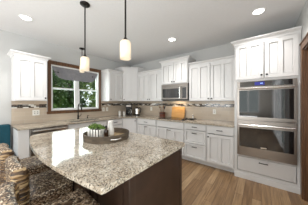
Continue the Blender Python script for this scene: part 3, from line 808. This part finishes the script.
def make_stool(label, loc, rz):
    t = thing('counter_stool', label, 'stool', loc, rz, 'woven seagrass counter stools')
    w, d = .43, .43           # y runs 0 (rear) to d (seat front)
    woven(w, d - .05, .12, .03, bulge=.012).build('seat', 'wicker', t, smooth=True, loc=(0, d/2 + .02, .50))
    woven(w - .04, .075, .30, .034, curve=.012).build('backrest', 'wicker', t, smooth=True, loc=(0, .055, .570), rot=(R(2), 0, 0))
    for sx in (-1, 1):                    # thick wrapped side rolls of the back
        pts, rr = [], []
        for k in range(61):
            z = .47 + .385 * k / 60
            pts.append((sx * (w/2 - .035), .068 - .01 * (k / 60), z)); e = min(k, 60 - k)
            rr.append((.051 + .0045 * math.sin(k * 1.55)) * (1 if e > 4 else (.55 + .11 * e)))
        MB().tube(pts, rr, 16).build('edge_roll', 'wrap', t, smooth=True)
    for sx in (-1, 1):
        for yy, yt in ((.085, .04), (d - .05, d - .045)):
            MB().loft([[(sx * .175 - .013, yt - .013, 0), (sx * .175 + .013, yt - .013, 0), (sx * .175 + .013, yt + .013, 0), (sx * .175 - .013, yt + .013, 0)],
                       [(sx * .17 - .02, yy - .02, .50), (sx * .17 + .02, yy - .02, .50), (sx * .17 + .02, yy + .02, .50), (sx * .17 - .02, yy + .02, .50)]]).build('leg', 'legwood', t, bevel=.003)
        MB().box(sx * .174 - .009, .04, .20, sx * .174 + .009, d - .05, .226).build('stretcher', 'legwood', t)
    MB().box(-.17, d - .057, .17, .17, d - .037, .2).build('footrest', 'legwood', t)
    return t
x, y = W(-1.61, .155); sA = make_stool('woven seagrass stool between the other two, its back upright at the left', (x, y, 0), R(0))
x, y = W(-1.05, .058); sB = copy_tree(sA); sB.location = (x, y, 0); sB.rotation_euler[2] = R(-3); 
for ch in sB.children:
    if ch.name.startswith('seat'): ch.scale = (1, 1.24, 1); ch.location.y += .045
sB['label'] = 'nearest woven seagrass stool, seat tucked under the island corner at bottom'
x, y = W(-2.24, .155); sC = copy_tree(sA); sC.location = (x, y, 0); sC['label'] = 'farthest woven seagrass stool at the left edge, in front of the teal chair'

# teal dining chair by the wall
x, y = W(-3.72, .15)
t = thing('upholstered_chair', 'teal upholstered chair against the wall left of the counter', 'chair', (x, y, 0))
MB().box(.01, -.26, .30, .11, .27, .945).build('backrest', 'teal', t, bevel=.025)
MB().box(.11, -.26, .32, .56, .27, .47).build('seat', 'teal', t, bevel=.03)
for sx in (.05, .51):
    for sy in (-.22, .23): MB().bar((sx, sy, 0), (sx, sy, .315), .035, .035).build('leg', 'darkwood', t)

# ------------------------------------------------------------------ things on the counters
def at(rx, ry, z): x, y = W(rx, ry); return (x, y, z)
# tray
TC = at(-1.49, 1.0, ct)
t = thing('serving_tray', 'round weathered wooden tray on the island', 'tray', TC)
MB().lathe([(.252, 0), (.252, .010), (.001, .010), (.001, 0)], n=48, cap=False).build('tray_floor', 'burlap', t)
MB().lathe([(.253, 0), (.262, .0), (.268, .070), (.265, .074), (.257, .074), (.253, .011)], n=48, cap=False).build('rim', 'traywood', t, smooth=False)
for ang in (-14, 166):
    a = R(ang); m = MB()
    pts = []
    for k in range(9):
        q = a + R(-13 + 26 * k / 8); rr = .275 + .028 * math.sin(PI * k / 8); pts.append((rr * math.cos(q), rr * math.sin(q), .042))
    m.tube(pts, .007, 8).build('handle', 'brightsteel', t, smooth=True)
# planter
t = thing('planter', 'slatted white planter of green succulents in the tray', 'planter', at(-1.565, .905, ct + .0105), R(20))
pw, pd, ph = .078, .055, .105
m = MB(); m.box(-pw, -pd, 0, pw, pd, .008); m.box(-pw + .008, -pd + .008, .008, pw - .008, pd - .008, .095)
m.build('liner', 'soil', t)
m = MB(); n = 4
for k in range(n):
    xa = -pw + 2 * pw * k / n
    m.box(xa + .006, -pd - .008, 0, xa + 2 * pw / n - .008, -pd, ph); m.box(xa + .006, pd, 0, xa + 2 * pw / n - .008, pd + .008, ph)
for k in range(3):
    ya = -pd + 2 * pd * k / 3
    m.box(-pw - .008, ya + .003, 0, -pw, ya + 2 * pd / 3 - .005, ph); m.box(pw, ya + .003, 0, pw + .008, ya + 2 * pd / 3 - .005, ph)
m.build('slats', 'ceramic', t, bevel=.002)
for k in range(6):
    m = MB(); px, py = -pw + .02 + (k % 3) * .058, -.025 + (k // 3) * .05; hh = random.uniform(.0, .035)
    m.tube([(px, py, .09), (px, py, .1 + hh)], .006, 6)
    for q in range(15):
        a = q * 2.4; el = R(5 + 75 * (q / 15)); L = .055 - .022 * q / 15 + random.uniform(0, .014)
        dv = Vector((math.cos(a) * math.cos(el), math.sin(a) * math.cos(el), math.sin(el))); s0 = Vector((px, py, .1 + hh))
        m.tube([s0, s0 + dv * L * .6, s0 + dv * L], [.003, .0085, .001], 5)
    m.build('succulent', 'succ', t, smooth=True)
# pitcher
t = thing('pitcher', 'white ceramic pitcher standing in the tray behind the planter', 'pitcher', at(-1.50, 1.06, ct + .0105), R(-60)); t.scale = (.86, .86, .88)
MB().lathe([(.001, 0), (.042, 0), (.05, .03), (.047, .10), (.032, .16), (.030, .185), (.040, .215), (.036, .215), (.026, .185), (.028, .16), (.040, .10), (.044, .03), (.001, .008)], n=24, cap=False).build('body', 'ceramic', t, smooth=True)
MB().tube([(.034, .0, .19), (.065, 0, .185), (.078, 0, .15), (.07, 0, .11), (.046, 0, .09)], .007, 8).build('handle', 'ceramic', t, smooth=True)
MB().loft([[(-.036, -.012, .195), (-.036, .012, .195), (-.03, 0, .18)], [(-.062, -.003, .216), (-.062, .003, .216), (-.058, 0, .208)]]).build('spout', 'ceramic', t)
t = thing('bottle', 'small dark bottle in the tray between planter and pitcher', 'bottle', at(-1.455, .965, ct + .0105))
MB().lathe([(.001, 0), (.024, 0), (.026, .006), (.026, .085), (.011, .105), (.010, .125), (.001, .125)], n=18, cap=False).build('body', plain('amber_glass', (.03, .015, .008), .12), t, smooth=True)
MB().lathe([(.012, .1255), (.012, .145), (.001, .146)], n=14).build('cap', 'black', t, smooth=True)

# corner: canisters, coffee maker, kettle
def canister(label, p, s):
    t = thing('canister', label, 'canister', p, 0, 'white canisters by the corner')
    MB().lathe([(.001, 0), (.036*s, 0), (.04*s, .006), (.04*s, .112*s), (.038*s, .118*s), (.001, .118*s)], n=22, cap=False).build('body', 'ceramic', t, smooth=True)
    MB().lathe([(.041*s, .1185*s), (.041*s, .132*s), (.012*s, .137*s), (.010*s, .150*s), (.001, .152*s)], n=22).build('lid', 'ceramic', t, smooth=True)
canister('larger white canister nearer the window', at(-3.58, 2.87, ct), 1.02)
canister('smaller white canister beside the coffee maker', at(-3.50, 2.985, ct), .92)
t = thing('coffee_maker', 'black coffee maker with glass carafe in the corner', 'coffee maker', (.33, -.40, ct), R(42))
m = MB(); m.box(-.1, -.13, 0, .1, .12, .03); m.box(-.1, .03, .03, .1, .12, .25); m.box(-.1, -.13, .25, .1, .12, .35); m.build('body', 'black', t, bevel=.012)
MB().box(-.075, -.1325, .27, .075, -.130, .33).build('control_face', 'steel', t)
MB().lathe([(.05, .031), (.068, .05), (.072, .10), (.056, .16), (.045, .18)], (0, -.05, 0), 22).build('carafe', 'clearglass', t, smooth=True)
MB().lathe([(.046, .181), (.046, .2), (.02, .205)], (0, -.05, 0), 18).build('carafe_lid', 'black', t)
MB().tube([(.045, -.07, .18), (.085, -.10, .17), (.09, -.105, .09), (.06, -.08, .06)], .008, 8).build('carafe_handle', 'ceramic', t, smooth=True)
MB().lathe([(.05, .034), (.064, .05), (.066, .075)], (0, -.05, 0), 20).build('coffee', 'soil', t)
t = thing('kettle', 'stainless electric kettle with black handle right of the coffee maker', 'kettle', (.545, -.235, ct), R(20))
MB().lathe([(.085, 0), (.085, .02), (.075, .024)], n=24).build('power_base', 'black', t)
MB().lathe([(.001, .025), (.078, .025), (.08, .05), (.062, .21), (.055, .225), (.001, .228)], n=24, cap=False).build('body', 'brightsteel', t, smooth=True)
MB().lathe([(.054, .229), (.045, .242), (.012, .246), (.01, .262), (.001, .264)], n=20).build('lid', 'black', t, smooth=True)
MB().tube([(.045, 0, .235), (.10, 0, .25), (.13, 0, .21), (.12, 0, .11), (.082, 0, .06)], .013, 8).build('handle', 'black', t, smooth=True)
MB().loft([[(-.06, -.022, .20), (-.06, .022, .20), (-.066, 0, .15)], [(-.105, -.008, .225), (-.105, .008, .225), (-.1, 0, .21)]]).build('spout', 'brightsteel', t)

# utensil crock and utensils
cp0 = (1.50, -.17, ct)
t = thing('utensil_crock', 'red-brown utensil crock left of the cooktop', 'crock', cp0)
MB().lathe([(.001, 0), (.07, 0), (.084, .02), (.086, .12), (.090, .135), (.082, .135), (.079, .12), (.076, .012), (.001, .010)], n=24, cap=False).build('body', 'crock', t, smooth=True)
MB().lathe([(.0862, .09), (.0885, .095), (.0875, .105), (.0862, .108)], n=24, cap=False).build('band', 'black', t)
def utensil(name, label, ang, tilt, L, kind, mat):
    o = thing(name, label, 'utensil', (cp0[0] + .012 * math.cos(ang), cp0[1] + .012 * math.sin(ang), ct + .0125), 0, 'utensils in the crock')
    o.rotation_euler = (0, tilt, ang)
    MB().tube([(0, 0, .004), (0, 0, L - .06)], [.005, .006], 8).build('handle', mat, o, smooth=True)
    if kind == 'spoon': 
        m = MB(); m.lathe([(.004, L - .062), (.016, L - .05), (.024, L - .025), (.018, L + .003), (.002, L + .010)], n=14)
        for v in m.bm.verts: v.co.x *= .35
        m.build('bowl', mat, o, smooth=True)
    elif kind == 'spat': MB().box(-.004, -.026, L - .06, .004, .026, L + .02).build('blade', mat, o, bevel=.003)
    else:
        m = MB()
        for k in range(5):
            a = PI * k / 5
            m.tube([(0, 0, L - .06)] + [(.026 * math.sin(q) * math.cos(a), .026 * math.sin(q) * math.sin(a), L - .06 + .08 * (1 - math.cos(q)) / 2) for q in [PI * i / 8 for i in range(1, 8)]], .0014, 5)
        m.build('wires', mat, o)
utensil('wooden_spoon', 'brown wooden spoon leaning left in the crock', R(180), R(16), .29, 'spoon', 'spoonwood')
utensil('spatula', 'black flat spatula leaning right in the crock', R(0), R(15), .29, 'spat', 'black')
utensil('wooden_ladle', 'brown wooden spoon leaning toward the wall in the crock', R(90), R(8), .30, 'spoon', 'spoonwood')
utensil('whisk', 'dark wire whisk leaning forward in the crock', R(270), R(14), .27, 'whisk', 'black')

# cutting board leaning on the backsplash
t = thing('cutting_board', 'tan wooden cutting board leaning against the tiles behind the cooktop', 'cutting board', (1.955, -.084, ct + .003), 0)
t.rotation_euler = (R(-10), 0, 0)
m = MB(); bw, bh = .20, .295
pl = []
for cxx, czz, a0 in ((bw - .03, .03, 270), (bw - .03, bh - .03, 0), (-bw + .03, bh - .03, 90), (-bw + .03, .03, 180)):
    for k in range(5): a = R(a0 + 90 * k / 4); pl.append((cxx + .03 * math.cos(a), czz + .03 * math.sin(a)))
m.loft([[(x, -.011, z) for x, z in pl], [(x, .011, z) for x, z in pl]])
m.build('board', 'board', t, bevel=.002)
# spoon rest and shaker right of the board
t = thing('spoon_rest', 'low black spoon rest on the counter right of the cutting board', 'spoon rest', (2.42, -.25, ct))
MB().lathe([(.001, 0), (.055, 0), (.075, .024), (.071, .024), (.05, .006), (.001, .005)], n=24, cap=False).build('dish', 'black', t, smooth=True)
MB().tube([(.05, -.02, .02), (.11, -.04, .03), (.15, -.05, .026)], [.012, .014, .01], 8).build('handle', 'black', t, smooth=True)
t = thing('salt_shaker', 'small clear salt shaker behind the black spoon rest', 'shaker', (2.40, -.10, ct))
MB().lathe([(.001, 0), (.022, 0), (.024, .01), (.019, .085), (.001, .086)], n=16, cap=False).build('jar', 'ceramic', t, smooth=True)
MB().lathe([(.02, .0865), (.019, .105), (.008, .114)], n=16).build('cap', 'brightsteel', t, smooth=True)

# ------------------------------------------------------------------ garden outside
o = MB().box(-26, -20, -.5, -.13, 14, -.4).build('lawn', 'lawn'); struct(o, 'green lawn outside the window', 'lawn')
def tree(label, x, y, h, r, n, mat, zc, leaf=.14):
    t = thing('garden_tree', label, 'tree', (x, y, -.4), 0, 'trees outside the window')
    MB().tube([(0, 0, 0), (.05, .04, h * .4), (-.04, .05, h * .75), (0, 0, h * .95)], [.13, .1, .07, .02], 8).build('trunk', 'bark', t, smooth=True)
    m = MB(); rng = random.Random(int(x * 100 + y * 37)); bm = m.bm
    blobs = [(rng.uniform(-r, r) * .7, rng.uniform(-r, r) * .7, zc + rng.uniform(-1, 1) * (h - zc) * .9, rng.uniform(.35, .6) * r) for _ in range(34)]
    for _ in range(n):
        bx, by, bz, br = blobs[rng.randrange(len(blobs))]
        dv = Vector((rng.gauss(0, 1), rng.gauss(0, 1), rng.gauss(0, 1))).normalized() * br * rng.uniform(.6, 1.05)
        c0 = Vector((bx, by, bz)) + dv
        if c0.z < .05: continue
        a = Vector((rng.gauss(0, 1), rng.gauss(0, 1), rng.gauss(0, .7))).normalized(); b3 = a.cross(Vector((rng.gauss(0, 1), rng.gauss(0, 1), rng.gauss(0, 1)))).normalized()
        L = leaf * rng.uniform(.6, 1.2)
        bm.faces.new([bm.verts.new(c0 - a * L * .5), bm.verts.new(c0 + b3 * L * .28), bm.verts.new(c0 + a * L * .5), bm.verts.new(c0 - b3 * L * .28)])
    m.build('foliage', mat, t)
tree('dense dark green tree seen through the left sash', -4.6, -1.25, 4.2, .9, 9000, 'leaf_a', 2.0, .17)
tree('lighter green tree seen through the right sash', -4.6, 1.35, 4.0, .95, 11000, 'leaf_b', 1.9, .17)
tree('dark tree standing behind and between the two nearer trees', -8.2, 1.1, 5.4, 1.25, 6000, 'leaf_a', 2.5, .26)
tree('dark tree behind at the right edge of the window', -8.0, 4.6, 5.4, 1.25, 5000, 'leaf_a', 2.5, .26)
tree('large pale green tree farthest from the window, left', -13, 2.0, 8, 2.1, 5000, 'leaf_b', 3.8, .42)
tree('large pale green tree farthest from the window, right', -13, 8.2, 8, 2.1, 4500, 'leaf_b', 3.8, .42)
